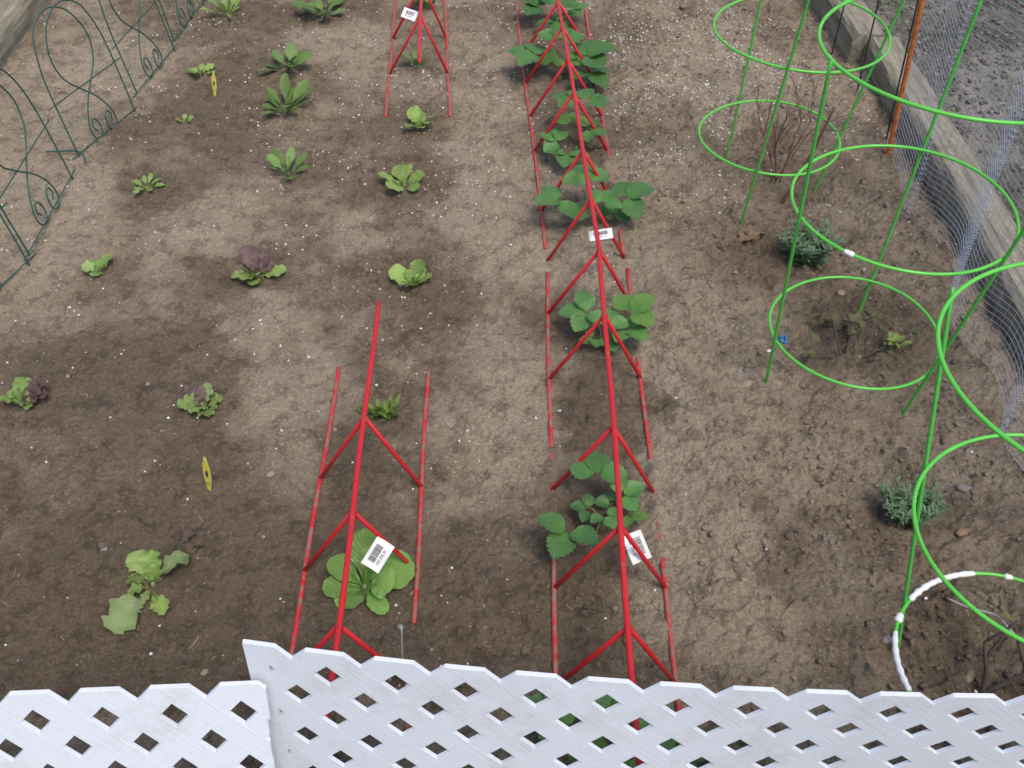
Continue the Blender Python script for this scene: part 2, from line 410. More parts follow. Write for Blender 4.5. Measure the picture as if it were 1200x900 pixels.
# loose crumbs, perlite and debris lying on the soil
ICO_V = []; ICO_F = []
def ico():
    t = (1 + 5 ** .5) / 2
    V = np.array([(-1, t, 0), (1, t, 0), (-1, -t, 0), (1, -t, 0), (0, -1, t), (0, 1, t), (0, -1, -t), (0, 1, -t), (t, 0, -1), (t, 0, 1), (-t, 0, -1), (-t, 0, 1)], float)
    F = np.array([(0, 11, 5), (0, 5, 1), (0, 1, 7), (0, 7, 10), (0, 10, 11), (1, 5, 9), (5, 11, 4), (11, 10, 2), (10, 7, 6), (7, 1, 8), (3, 9, 4), (3, 4, 2), (3, 2, 6), (3, 6, 8), (3, 8, 9), (4, 9, 5), (2, 4, 11), (6, 2, 10), (8, 6, 7), (9, 8, 1)])
    return V / np.linalg.norm(V[0]), F
IV, IF = ico()
def ico2():
    V = [tuple(v) for v in IV]; F = []; mid = {}
    def m(a, b):
        k = (min(a, b), max(a, b))
        if k not in mid:
            p = np.array(V[a]) + np.array(V[b]); V.append(tuple(p / np.linalg.norm(p))); mid[k] = len(V) - 1
        return mid[k]
    for a, b, c in IF:
        x, y, z = m(a, b), m(b, c), m(c, a); F += [(a, x, z), (b, y, x), (c, z, y), (x, y, z)]
    return np.array(V), np.array(F)
IV2, IF2 = ico2()
def lumps(name, x, y, z, r, mat, base=(IV, IF), flat=(.55, .9), jit=.28, moist=None, smooth=False):
    n = len(x); bv, bf = base; k = len(bv)
    a = rng.random(n) * 6.283; c, s = np.cos(a), np.sin(a)
    sc = np.stack([rng.uniform(.75, 1.25, n), rng.uniform(.75, 1.25, n), rng.uniform(*flat, n)], 1)
    P = bv[None] * (1 + rng.uniform(-jit, jit, (n, k, 1))) * sc[:, None, :] * r[:, None, None]
    Q = np.stack([P[..., 0] * c[:, None] - P[..., 1] * s[:, None], P[..., 0] * s[:, None] + P[..., 1] * c[:, None], P[..., 2]], -1)
    Q += np.stack([x, y, z], 1)[:, None, :]
    F = (bf[None] + (np.arange(n) * k)[:, None, None]).reshape(-1, 3).astype(np.int32)
    me = bpy.data.meshes.new(name); me.vertices.add(n * k); me.vertices.foreach_set('co', Q.astype(np.float32).ravel())
    me.loops.add(F.size); me.loops.foreach_set('vertex_index', F.ravel())
    me.polygons.add(len(F)); me.polygons.foreach_set('loop_start', np.arange(0, F.size, 3, dtype=np.int32))
    if smooth: me.polygons.foreach_set('use_smooth', np.ones(len(F), bool))
    me.update(calc_edges=True)
    if moist is not None:
        at = me.attributes.new('moist', 'FLOAT', 'POINT'); at.data.foreach_set('value', np.repeat(moist, k).astype(np.float32))
    me.materials.append(mat); o = bpy.data.objects.new(name, me); COL.objects.link(o); return o
def near_rail(x, y):
    d = np.full(len(x), 9.)
    for a, b in RAILS.values(): d = np.minimum(d, seg_dist(x, y, a, b))
    return d
# soil crumbs
n = 70000
x = rng.uniform(-1.95, 1.24, n); y = .45 + 3.7 * rng.random(n) ** 1.25
keep = rng.random(n) < np.clip(rough(x, y) * (.40 + .9 * fbm(x, y, 9, 2, 300)), .08, 1)
x, y = x[keep], y[keep]; r = .0013 + .0042 * rng.random(len(x)) ** 4 * rough(x, y) ** 1.3
big = rng.random(len(x)) < .0028 * (rough(x, y) > .9); r[big] = rng.uniform(.006, .012, big.sum())
r = np.where(near_rail(x, y) < .02, np.minimum(r, .0025), r)
kind(lumps('soil_crumbs', x, y, height(x, y) + r * .15, r, M['soil'], (IV2, IF2), (.5, .85), .30, np.clip(moisture(x, y) + rng.normal(-.10, .14, len(x)), 0, 1), False), 'stuff')
# perlite
PERL = [(790, 60, 130, 90, 8.0), (740, 130, 60, 60, 3.0), (860, 30, 90, 60, 5.0), (930, 120, 70, 60, 1.0), (490, 110, 80, 70, 1.5), (470, 215, 90, 40, .9), (300, 60, 140, 60, .8),
        (180, 40, 60, 40, .7), (220, 130, 60, 60, .8), (300, 310, 60, 30, 1.0), (640, 90, 50, 60, 1.0), (400, 250, 120, 80, .5), (720, 470, 80, 60, .35), (480, 330, 70, 60, .5), (560, 250, 60, 60, .4)]
def perl(x, y):
    d = .10 + .16 * sstep(1.2, 2.6, y)
    for u, v, ru, rv, a in PERL:
        c = G(u, v); d = d + .30 * a * np.exp(-((x - c[0]) / (ru * mpp(u, v))) ** 2 - ((y - c[1]) / (abs(G(u, v - rv)[1] - G(u, v + rv)[1]) / 2)) ** 2)
    return d * np.clip(.55 + 1.1 * fbm(x, y, 8, 3, 310), .05, 2) * np.where(x > .3, np.where(y > 2.1, 1.0, .18), 1)
n = 60000
x = rng.uniform(-1.9, 1.15, n); y = rng.uniform(.6, 4.2, n); keep = rng.random(n) < perl(x, y) * .32; x, y = x[keep], y[keep]
r = .0011 + .0026 * rng.random(len(x)) ** 2.2
kind(lumps('perlite_grains', x, y, height(x, y) + r * .35, r, M['perlite'], (IV, IF), (.6, 1), .25), 'stuff')
# debris
def debris(name, n, mat, l0, l1, rad, fx):
    mb = MB()
    for i in range(n):
        px, py = fx(); L = random.uniform(l0, l1); a = random.uniform(0, 6.28); z = float(height(px, py)) + rad * .8
        q = [(px + L * t * math.cos(a + k * .25), py + L * t * math.sin(a + k * .25), z + .002 * math.sin(3 * t) * (1 + k)) for k, t in ((0, -.5), (random.uniform(-1, 1), 0), (random.uniform(-1, 1), .5))]
        mb.tube(q, rad * random.uniform(.6, 1.2), 4)
    return kind(mb.build(name, mat), 'stuff')
anyw = lambda: (random.uniform(-1.6, 1.1), .7 + 3.2 * random.random())
debris('straw_litter', 330, M['straw'], .006, .026, .0008, anyw)
debris('twig_litter', 420, M['dark_twig'], .006, .03, .0009, anyw)
# gravel
n = 260
x = rng.uniform(-1.6, 1.15, n); y = rng.uniform(.7, 3.9, n); r = .0018 + .0050 * rng.random(n) ** 3.5
kind(lumps('gravel_grey', x, y, height(x, y) + r * .2, r, M['stone_grey'], (IV2, IF2), (.5, .8), .12, None, True), 'stuff')
n = 300
x = rng.uniform(-1.6, 1.15, n); y = rng.uniform(.7, 3.9, n); r = .0018 + .0050 * rng.random(n) ** 3.5
kind(lumps('gravel_tan', x, y, height(x, y) + r * .2, r, M['stone_tan'], (IV2, IF2), (.5, .8), .12, None, True), 'stuff')
# yard crumbs and weeds
n = 15000
x = rng.uniform(1.32, 2.6, n); y = rng.uniform(.8, 4.3, n); r = .002 + .009 * rng.random(n) ** 3
kind(lumps('yard_gravel', x, y, yard_h(x, y) + r * .2, r, M['grit'], (IV, IF), (.4, .8), .3, np.clip(rng.normal(.4, .3, n), 0, 1)), 'stuff')
mb = MB()
for i in range(170):
    cx, cy = random.uniform(1.32, 2.5), random.uniform(1.5, 4.2)
    if float(fbm(np.array(cx), np.array(cy), 3, 2, 400)) < .12 and random.random() < .9: continue
    for k in range(random.randint(6, 20)):
        a = random.uniform(0, 6.28); px, py = cx + random.gauss(0, .02), cy + random.gauss(0, .02); L = random.uniform(.01, .035); z = float(yard_h(np.array(px), np.array(py)))
        d = np.array([math.cos(a), math.sin(a), random.uniform(.3, 1.2)]) * L; wd = np.array([-math.sin(a), math.cos(a), 0]) * .0018; p = np.array([px, py, z - .002])
        mb.tri([p - wd, p + wd, p + d * .6 + wd * .8, p + d * .6 - wd * .8, p + d - (0, 0, L * .2)], [(0, 1, 2, 3), (3, 2, 4)])
kind(mb.build('yard_weeds', M['yard_weed']), 'stuff')

# ------------------------------------------------------------------ timbers
def timber_beam(x0, x1, y0, y1, z0, z1, label, wdt):
    """inner edge runs from x0 (at y0) to x1 (at y1)"""
    ny = int((y1 - y0) / .02); prof = []; nz, nw = 8, 8
    for i in range(nz): prof.append((0, i / nz))
    for i in range(nw): prof.append((i / nw, 1))
    for i in range(nz): prof.append((1, 1 - i / nz))
    for i in range(nw): prof.append((1 - i / nw, 0))
    k = len(prof); V = []; sd = rng.integers(0, 999)
    for j in range(ny + 1):
        t = j / ny; yy = y0 + (y1 - y0) * t
        for a, b in prof:
            aa, bb = a, b
            ed = (min(a, 1 - a) < .02) and (min(b, 1 - b) < .02)
            if ed: aa += .05 * (1 if a < .5 else -1); bb += .05 * (1 if b < .5 else -1)
            q = float(fbm(np.array(yy * 2.0), np.array(a * 3 + b * 5), 4, 3, 500 + int(sd % 50)))
            V.append((x0 + (x1 - x0) * t + wdt * aa + .003 * q * (1 if a > .5 else -1), yy, z0 + (z1 - z0) * bb + .0035 * q))
    F = [(j * k + i, j * k + (i + 1) % k, (j + 1) * k + (i + 1) % k, (j + 1) * k + i) for j in range(ny) for i in range(k)]
    F += [tuple(range(k - 1, -1, -1)), tuple(range(ny * k, ny * k + k))]
    m = MB(); m.tri(V, F); o = m.build('landscape_timber', M['timber'], smooth=False)
    return tag(o, label, 'timber', 'weathered timbers edging the bed')
timber_beam(1.205, 1.172, .32, 3.075, -.05, .098, 'long weathered timber behind the wire netting, butted against a second one', .112)
timber_beam(1.128, 1.055, 3.085, 4.4, -.05, .104, 'short visible end of a weathered timber beyond the netting, by the black stakes', .112)
timber_beam(-1.80, -1.80, .35, 4.4, -.05, .10, 'grey timber edging in the corner beyond the dark green wire fence', .112)

# ------------------------------------------------------------------ red three-rail supports lying on their side
def straight(a, b, n=12, wob=.0015):
    a, b = np.asarray(a, float), np.asarray(b, float)
    ph = random.uniform(0, 6); return [a + (b - a) * t + np.array([wob * math.sin(3 * t * math.pi + ph), 0, wob * math.cos(2.2 * t * math.pi + ph)]) for t in np.linspace(0, 1, n)]
def on_line(a, b, y):
    t = (y - a[1]) / (b[1] - a[1]); return a + (b - a) * t
def red_support(lk, rk, ridge0, ridge1, rung_px, label):
    def lay(k):
        a, b = RAILS[k]; a = a.copy(); b = b.copy()
        q = np.array([a + (b - a) * t for t in np.linspace(0, 1, 80)]); hz = height(q[:, 0], q[:, 1])
        for A, B in BURIED: hz = hz - .012 * np.exp(-(seg_dist(q[:, 0], q[:, 1], A, B) / .016) ** 2)
        k = np.polyfit(np.linspace(0, 1, 80), hz, 1); a[2] = k[1] + .0030; b[2] = k[0] + k[1] + .0030
        return a, b
    la, lb = lay(lk); ra, rb = lay(rk)
    root = thing('garden_trellis', label, 'trellis', (la + ra) / 2 * np.array([1, 1, 0]), 'red three rail trellises laid on the bed')
    for a, b in ((la, lb), (ra, rb)):
        m = MB(); m.tube(straight(a, b, 30), RAIL_R, 10); m.build('ground_rail', M['red_soiled'], root)
    m = MB(); m.tube(straight(ridge0, ridge1, 24), .0054, 12); m.build('ridge_rail', M['red'], root)
    for u, v, dl, dr in rung_px:
        yy = G(u, v, .2)[1]; top = on_line(ridge0, ridge1, yy)
        for a, b, dd in ((la, lb, dl), (ra, rb, dr)):
            if dd is None: continue
            foot = on_line(a, b, yy + dd) + np.array([0, 0, .001])
            d = foot - top; d /= np.linalg.norm(d)
            m = MB(); m.tube([top + d * .004, top + (foot - top) * .5, foot], .0045, 8); m.tube([top - (0, 0, .003), top + d * .003, top + d * .009], [.0052, .0062, .0044], 7); m.build('rung', M['red'], root)
    return root
r0, r1 = G(383, 846, .195), G(443.5, 355, .195)
red_support('L1l', 'L1r', r0, r1, [(427, 487, 0, -.02), (410, 597, 0, 0), (393, 731, 0, 0)], 'short red trellis with broad lettuce leaves and a white label under it')
RR0, RR1 = G(749, 897, .2), G(702.5, 291, .2)
red_support('R1l', 'R1r', RR0, RR1, [(703, 293, .0, .02), (712, 369, 0, 0), (719, 500, 0, -.01), (727, 617, 0, 0), (739, 735, 0, 0)], 'long red trellis over strawberry plants reaching the white lattice')
r0, r1 = G(704, 300, .195), G(646, -48, .195)
red_support('R2l', 'R2r', r0, r1, [(691, 231, 0, 0), (684, 174, .0, 0), (674, 107, 0, 0), (666, 68, 0, 0), (655, 30, 0, 0), (650, 0, 0, 0)], 'red trellis over strawberries in the far half of the row')
r0, r1 = G(491, 72, .2), G(497, -80, .2)
red_support('L2l', 'L2r', r0, r1, [(493, 19, 0, 0), (494, -20, 0, 0)], 'red trellis with two open rail ends facing the camera at the top')

# white paper labels on the rungs
def paper_label(centre, ux, uy, wd, hg, label, fold=.7):
    c = np.asarray(centre, float); ux = np.asarray(ux, float); ux /= np.linalg.norm(ux); uy = np.asarray(uy, float); uy -= ux * (ux @ uy); uy /= np.linalg.norm(uy)
    nz = np.cross(ux, uy)
    root = thing('price_label', label, 'label', c, 'white barcode labels on the red rungs')
    def P(a, b, h): return c + ux * a * wd + uy * b * hg + nz * (h + fold * hg * .5 * (b * b) + .04 * wd * math.sin(a * 5))
    m = MB(); nn = 8; V = []
    for h in (0, -.0006):
        V += [P(i / nn - .5, j / nn - .5, h) for j in range(nn + 1) for i in range(nn + 1)]
    k = (nn + 1) ** 2; F = []
    for j in range(nn):
        for i in range(nn):
            q = (j * (nn + 1) + i, j * (nn + 1) + i + 1, (j + 1) * (nn + 1) + i + 1, (j + 1) * (nn + 1) + i)
            F.append(q); F.append(tuple(t + k for t in q[::-1]))
    m.tri(V, F); m.build('paper', M['paper'], root)
    m = MB(); a = -.30
    while a < .28:
        wb = random.choice([.012, .02, .03]); V = []
        for b in (-.05, .08, .20, .32): V += [P(a, b, .0008), P(a + wb, b, .0008)]
        m.tri(V, [(0, 1, 3, 2), (2, 3, 5, 4), (4, 5, 7, 6)]); a += wb + random.choice([.012, .022])
    for b in (-.18, -.26):
        for a0, a1 in ((-.3, -.12), (-.08, .1), (.14, .24)):
            m.tri([P(a0, b, .0008), P(a1, b, .0008), P(a1, b + .03, .0008), P(a0, b + .03, .0008)], [(0, 1, 2, 3)])
    m.build('barcode', M['ink'], root)
toc = np.array([0, -.55, .8])
def pl(u, v, z, adeg, wpx, hpx, label):
    p = G(u, v, z); s = mpp(u, v) * (CAM_H - z) / CAM_H; a = R(adeg)
    right = np.array([1., 0, 0]); up = np.array([0, .72, .69])
    paper_label(p, right * math.cos(a) + up * math.sin(a), up * math.cos(a) - right * math.sin(a), wpx * s * .92, hpx * s * .92, label)
pl(443, 650, .13, 58, 40, 26, 'white barcode label hanging over the broad leaved lettuce')
pl(746, 641, .11, -68, 38, 26, 'folded white label slid along a rung beside the nearest whole strawberry plant')
pl(704, 275, .155, 8, 30, 13, 'small white label on the rung where the two long trellises meet')
pl(480, 17, .145, -22, 19, 13, 'small white label on the topmost trellis')

# ------------------------------------------------------------------ leaves
def blade(L, W, prof, elev0, elev1, yaw, base, cup=.0, ruffle=0., rf=5, nl=12, nw=8, twist=0., serr=0, jag=0., roll=0.):
    """grid blade: prof(u) half-width share; centre line rises at elev0 and ends at elev1 (degrees)"""
    base = np.asarray(base, float); V = []; UV = []
    ph = random.uniform(0, 6.28); p = np.array([0., 0.]); cl = [p.copy()]
    jl = [[1 + jag * random.uniform(-1, .6) for _ in range(nl + 1)] for _ in (0, 1)]
    for i in range(nl):
        e = R(elev0 + (elev1 - elev0) * (i + .5) / nl); p = p + np.array([math.cos(e), math.sin(e)]) * L / nl; cl.append(p.copy())
    cy, sy = math.cos(R(yaw)), math.sin(R(yaw))
    for i in range(nl + 1):
        u = i / nl; e = R(elev0 + (elev1 - elev0) * u); hw = W * .5 * prof(u)
        for j in range(nw + 1):
            s = 2 * j / nw - 1; a = abs(s)
            side = hw * s * (1 + (jl[int(s > 0)][i] - 1) * a); ser = 0
            if serr and j in (0, nw): ser = serr * hw * (1 if i % 2 else -.3); side *= 1 + serr * .5 * (1 if i % 2 else -.5)
            nrm = cup * hw * a ** 2 + ruffle * W * a ** 2 * math.sin(rf * 6.28 * u + ph + (2.1 if s > 0 else 0)) + ruffle * .35 * W * math.sin(3 * s + 9 * u + ph) + twist * side + math.tan(R(roll)) * side
            f, z = cl[i][0] - math.sin(e) * nrm + ser * math.cos(e), cl[i][1] + math.cos(e) * nrm + ser * math.sin(e)
            V.append(base + np.array([f * cy - side * sy, f * sy + side * cy, z])); UV.append((u, (s + 1) / 2))
    F = [(i * (nw + 1) + j, i * (nw + 1) + j + 1, (i + 1) * (nw + 1) + j + 1, (i + 1) * (nw + 1) + j) for i in range(nl) for j in range(nw)]
    return V, F, UV
def p_round(u): return (math.sin(math.pi * min(1, max(0, u)) ** .62) ** .55 if 0 < u < 1 else 0) * (1 if u > .3 else .45 + .55 * u / .3) + .03
def p_obov(u): return (.16 + .95 * sstep(.1, .62, u)) * math.sqrt(max(0, 1 - max(0, (u - .6) / .4) ** 2.4)) + .01
def p_spat(u): return (.13 + .9 * sstep(.25, .65, u)) * math.sqrt(max(0, 1 - max(0, (u - .62) / .38) ** 2)) + .01
def p_leaflet(u): return math.sin(math.pi * min(1, u) ** .78) ** .75 + .02 if u < 1 else .04
def p_needle(u): return (math.sin(math.pi * (.12 + .88 * u)) ** .5 if u < 1 else 0) + .02
def zat(x, y): return float(height(np.array(x), np.array(y)))

def rosette(name, uv, label, cat, group, mat, n, size_px, prof, W=.6, e0=(35, 65), e1=(-15, 20), cup=.1, ruffle=.06, rf=3.5, leaves=None, mats=None, spread=.006, yaw0=None, lv=(.6, 1.1), nw=8, jag=.14):
    u, v = uv; c = G(u, v); c[2] = zat(c[0], c[1]); s = mpp(u, v)
    root = thing(name, label, cat, c, group)
    y0 = random.uniform(0, 360) if yaw0 is None else yaw0
    lst = leaves or [(y0 + 137.5 * i + random.uniform(-18, 18), size_px * .5 * random.uniform(*lv) * (1 if i < n * .65 else .7), None, None) for i in range(n)]
    for i, lf in enumerate(lst):
        yaw, Lp, wshare, ee = lf[:4]
        L = Lp * s * 1.12; late = i >= len(lst) * .65 and leaves is None
        a0 = ee[0] if ee else random.uniform(*e0) + (18 if late else 0); a1 = ee[1] if ee else random.uniform(*e1) + (25 if late else 0)
        b = c + np.array([math.cos(R(yaw)), math.sin(R(yaw)), 0]) * spread + np.array([0, 0, -.002])
        if len(lf) > 4 and lf[4]: b = b + np.array(lf[4]) * s
        V, F, UV = blade(L, L * (wshare or W) * random.uniform(.88, 1.12), prof, a0, a1, yaw, b, cup * random.uniform(.3, 1.4), ruffle, rf, 16, nw, random.uniform(-.35, .35), jag=jag)
        mm = MB(); mm.tri(V, F, UV)
        mt = mats[i % len(mats)] if mats else mat
        mm.build('leaf', M[mt], root)
    m = MB(); m.tube([c - (0, 0, .01), c + (0, 0, .006)], .004 + .02 * size_px * s * .2, 8); m.build('stem', M['petiole'], root)
    return root

GL = 'young lettuce plants in the bed'
GS = 'leafy seedlings in the bed'
rosette('lettuce_plant', (486, 334), 'bright green lettuce alone beyond the open end of the short trellis', 'lettuce', GL, 'lettuce', 8, 62, p_obov, .55, (40, 70), (0, 40), .2, .06)
rosette('lettuce_plant', (474, 218), 'light green lettuce split in two clumps below the far trellis', 'lettuce', GL, 'lettuce', 8, 56, p_obov, .55, (30, 60), (-5, 25), .1, .06)
rosette('lettuce_plant', (492, 148), 'small yellow green lettuce just outside the topmost trellis rails', 'lettuce', GL, 'lettuce', 8, 44, p_obov, .6, (35, 65), (-5, 25), .1, .06)
rosette('lettuce_plant', (172, 220), 'shredded pale green lettuce nearest the dark green wire fence', 'lettuce', GL, 'lettuce', 10, 50, p_spat, .34, (25, 60), (-15, 25), .1, .10, 4)
rosette('lettuce_plant', (118, 318), 'small olive green lettuce with folded leaves beside the wire fence end', 'lettuce', GL, 'wilted', 6, 38, p_obov, .8, (45, 75), (-25, 10), .25, .08, mats=['wilted', 'spinach', 'lettuce', 'wilted'])
rosette('lettuce_plant', (299, 325), 'red and green lettuce with one upright purple leaf', 'lettuce', GL, 'red_lettuce', 11, 66, p_obov, .55, (30, 70), (-15, 30), .2, .08, mats=['red_lettuce', 'purple_lettuce', 'wilted', 'lettuce', 'purple_lettuce'])
rosette('lettuce_plant', (36, 474), 'red lettuce with greyish purple leaves at the frame edge', 'lettuce', GL, 'red_lettuce', 10, 58, p_round, .8, (35, 75), (-15, 15), .15, .08, mats=['purple_lettuce', 'lettuce', 'red_lettuce', 'purple_lettuce', 'red_lettuce'])
rosette('lettuce_plant', (238, 476), 'frilly red lettuce with purple rimmed rounded leaves above the yellow tag', 'lettuce', GL, 'red_lettuce', 12, 56, p_round, .8, (40, 75), (-20, 15), .2, .10, mats=['red_lettuce', 'purple_lettuce', 'red_lettuce', 'faded', 'red_lettuce'])
rosette('lettuce_plant', (181, 688), 'large wilted lettuce with drooping leaves and a withered brown one', 'lettuce', GL, 'wilted', 0, 80, p_obov, .8, leaves=[
    (128, 40, .62, (50, 0)), (95, 36, .6, (65, 30)), (42, 46, .5, (45, -20)), (165, 26, .7, (40, -25)), (75, 24, .7, (70, 45)), (205, 24, .7, (30, -30)),
    (243, 52, .58, (28, -32), (-1, -10, 0)), (305, 34, .5, (25, -14), (1, -8, 0)), (262, 26, .3, (40, -10)), (62, 18, .6, (40, -40), (20, 52, 2)), (110, 14, .7, (50, -40), (18, 56, 2)), (20, 14, .7, (50, -40), (30, 50, 2))], mats=['wilted', 'lettuce', 'faded', 'red_lettuce', 'lettuce', 'red_lettuce', 'faded', 'lettuce', 'wilted', 'brown_leaf', 'brown_leaf', 'brown_leaf'], ruffle=.13, jag=.34, cup=.6)
rosette('lettuce_plant', (428, 690), 'broad leaved green lettuce growing inside the short red trellis', 'lettuce', GL, 'big_green', 0, 96, p_obov, .8, leaves=[
    (18, 56, .80, (42, -2)), (150, 46, .62, (50, 10)), (92, 60, .55, (55, 25)), (190, 42, .55, (35, -10)), (-55, 40, .48, (25, -12)), (-120, 34, .7, (45, -15)), (60, 46, .6, (65, 30)), (225, 34, .6, (25, -10)), (-15, 40, .7, (55, 15))], ruffle=.035, jag=.05)
rosette('leafy_seedling', (335, 130), 'bushy green seedling with many upright spoon leaves', 'seedling', GS, 'spinach', 16, 82, p_spat, .30, (30, 70), (5, 40), .15, .03)
rosette('leafy_seedling', (338, 82), 'green seedling with flat broad leaves spreading to one side', 'seedling', GS, 'spinach', 11, 68, p_spat, .42, (15, 60), (0, 30), .15, .03)
rosette('leafy_seedling', (338, 204), 'green seedling with a yellowed leaf at its foot', 'seedling', GS, 'spinach', 11, 60, p_spat, .34, (30, 70), (5, 40), .15, .03)
rosette('leafy_seedling', (380, 18), 'seedling with wide dark leaves beside the top edge', 'seedling', GS, 'spinach', 9, 66, p_spat, .5, (20, 60), (-5, 25), .15, .03)
rosette('leafy_seedling', (268, 20), 'pale bright seedling with strap leaves at the top edge', 'seedling', GS, 'lettuce', 10, 56, p_spat, .28, (40, 75), (5, 40), .15, .06)
rosette('leafy_seedling', (235, 88), 'small frilly seedling next to the far yellow tag', 'seedling', GS, 'lettuce', 8, 40, p_obov, .5, (25, 60), (-10, 20), .15, .10)
rosette('leafy_seedling', (216, 142), 'tiny pale green seedling alone on bare soil', 'seedling', GS, 'lettuce', 6, 24, p_obov, .6, (40, 70), (0, 30), .15, .06)
rosette('leafy_seedling', (490, 80), 'seedling with one long upright leaf inside the topmost trellis', 'seedling', GS, 'spinach', 8, 48, p_spat, .28, (45, 80), (15, 50), .15, .04)
rosette('leafy_seedling', (498, 10), 'leafy green seedling at the top edge inside the topmost trellis', 'seedling', GS, 'spinach', 8, 50, p_obov, .5, (30, 70), (5, 40), .15, .05)

# tuft of bright blades
def tuft(uv, label):
    u, v = uv; c = G(u, v); c[2] = zat(c[0], c[1]); s = mpp(u, v)
    root = thing('herb_tuft', label, 'herb', c); m = MB()
    for i in range(60):
        a = random.uniform(0, 360); b = c + np.array([random.gauss(0, 10 * s), random.gauss(0, 6 * s), -.002]); L = random.uniform(10, 20) * s
        m.tri(*blade(L, L * .30, p_needle, random.uniform(35, 85), random.uniform(10, 70), a, b, .2, 0, nl=4, nw=2))
    m.build('foliage', M['chive'], root)
    m = MB()
    for i in range(8): m.tube([c + (random.gauss(0, 5 * s), random.gauss(0, 3 * s), -.004), c + (random.gauss(0, 8 * s), random.gauss(0, 5 * s), .014)], .0012, 4)
    m.build('stem', M['petiole'], root)
tuft((450, 489), 'small tuft of bright green herb blades under the short trellis')

# strawberries
def strawberry(crown, leaves, label, stalks=3):
    c = G(*crown); c[2] = zat(c[0], c[1])
    root = thing('strawberry_plant', label, 'strawberry plant', c, 'strawberry plants under the long trellises')
    m = MB(); m.tube([c - (0, 0, .012), c + (0, 0, .008)], .011, 8, r_end=.006); m.build('crown', M['petiole'], root)
    for lf in leaves:
        u, v, z, yaw, size = lf[:5]; mt = lf[5] if len(lf) > 5 else 'strawberry'
        p = G(u, v, z); s = mpp(u, v) * (CAM_H - z) / CAM_H; L = size * s * .80
        m = MB(); e0 = random.uniform(0, 14)
        for dy, k in ((0, 1.0), (random.uniform(68, 88), .92), (-random.uniform(68, 88), .92)):
            b = p + np.array([math.cos(R(yaw + dy)), math.sin(R(yaw + dy)), 0]) * .006
            m.tri(*blade(L * k, L * k * .84, p_leaflet, e0 + random.uniform(-20, 28), e0 - random.uniform(0, 34), yaw + dy, b, random.uniform(.12, .34), .018, 5, 16, 8, 0, .14, roll=-10 * np.sign(dy)))
        lo = m.build('leaf', M[mt], root)
        m = MB(); mid = (c + p) / 2 + np.array([0, 0, .25 * abs(p[2] - c[2]) + .006])
        m.tube(crom([c + (0, 0, .002), mid, p], 6), .0020, 6, r_end=.0014); m.build('stalk', M['petiole'], lo)
    m = MB()
    for i in range(stalks):
        a = random.uniform(0, 6.28); e = c + np.array([math.cos(a) * .05, math.sin(a) * .05, .02])
        m.tube(crom([c, (c + e) / 2 + (0, 0, .03), e], 5), .0014, 5, r_end=.0008)
    if stalks: m.build('stalk', M['petiole'], root)
Y = 'young_strawberry'
strawberry((706, 618), [(700, 556, .10, 85, 44), (666, 622, .085, 245, 50), (728, 580, .07, 20, 34), (708, 603, .05, -60, 26), (690, 597, .04, 170, 24), (737, 602, .045, -20, 24, Y), (718, 590, .03, 100, 26)],
           'strawberry plant nearest the lattice with a big drooping leaf to one side')
strawberry((706, 402), [(688, 366, .075, 170, 40), (738, 366, .09, 30, 42, Y), (735, 385, .06, -50, 36), (712, 378, .08, 80, 32), (697, 396, .035, 200, 22), (715, 400, .03, -80, 22)],
           'strawberry plant with pale leaves beside a joint of the long trellis')
strawberry((697, 250), [(656, 234, .09, 215, 42), (690, 212, .12, 110, 42), (733, 232, .085, 20, 44), (722, 244, .05, -60, 28), (686, 246, .05, -110, 30), (706, 238, .09, 60, 30)],
           'strawberry plant spreading wide just beyond the trellis junction')
strawberry((676, 176), [(672, 117, .12, 150, 32), (690, 118, .13, 20, 34), (672, 142, .10, 90, 28, Y), (690, 152, .08, -20, 26), (655, 166, .06, 150, 30), (665, 180, .045, -100, 34)],
           'strawberry plant third from the lattice growing tall through the trellis')
strawberry((656, 92), [(628, 64, .09, 160, 42), (686, 66, .09, 10, 46), (657, 46, .12, 90, 36), (690, 84, .06, -50, 38), (646, 74, .06, 100, 28, Y), (664, 72, .07, -30, 28, Y)],
           'dark strawberry plant crowding the far trellis, second from the top')
strawberry((648, 22), [(634, 8, .07, 160, 36), (652, 6, .09, 60, 34), (650, 24, .05, -70, 30), (668, 10, .06, 10, 26)], 'strawberry plant at the very top of the row', 1)
strawberry((722, 868), [(655, 835, .08, 165, 52), (712, 838, .09, 80, 46), (672, 852, .07, 200, 50), (714, 868, .07, 210, 52, Y), (758, 856, .08, 40, 48), (790, 876, .07, 5, 56), (830, 892, .05, -20, 50), (764, 890, .05, -60, 44, Y), (738, 842, .09, 60, 38)],
           'strawberry plant hidden behind the white lattice, its leaves showing through the holes')

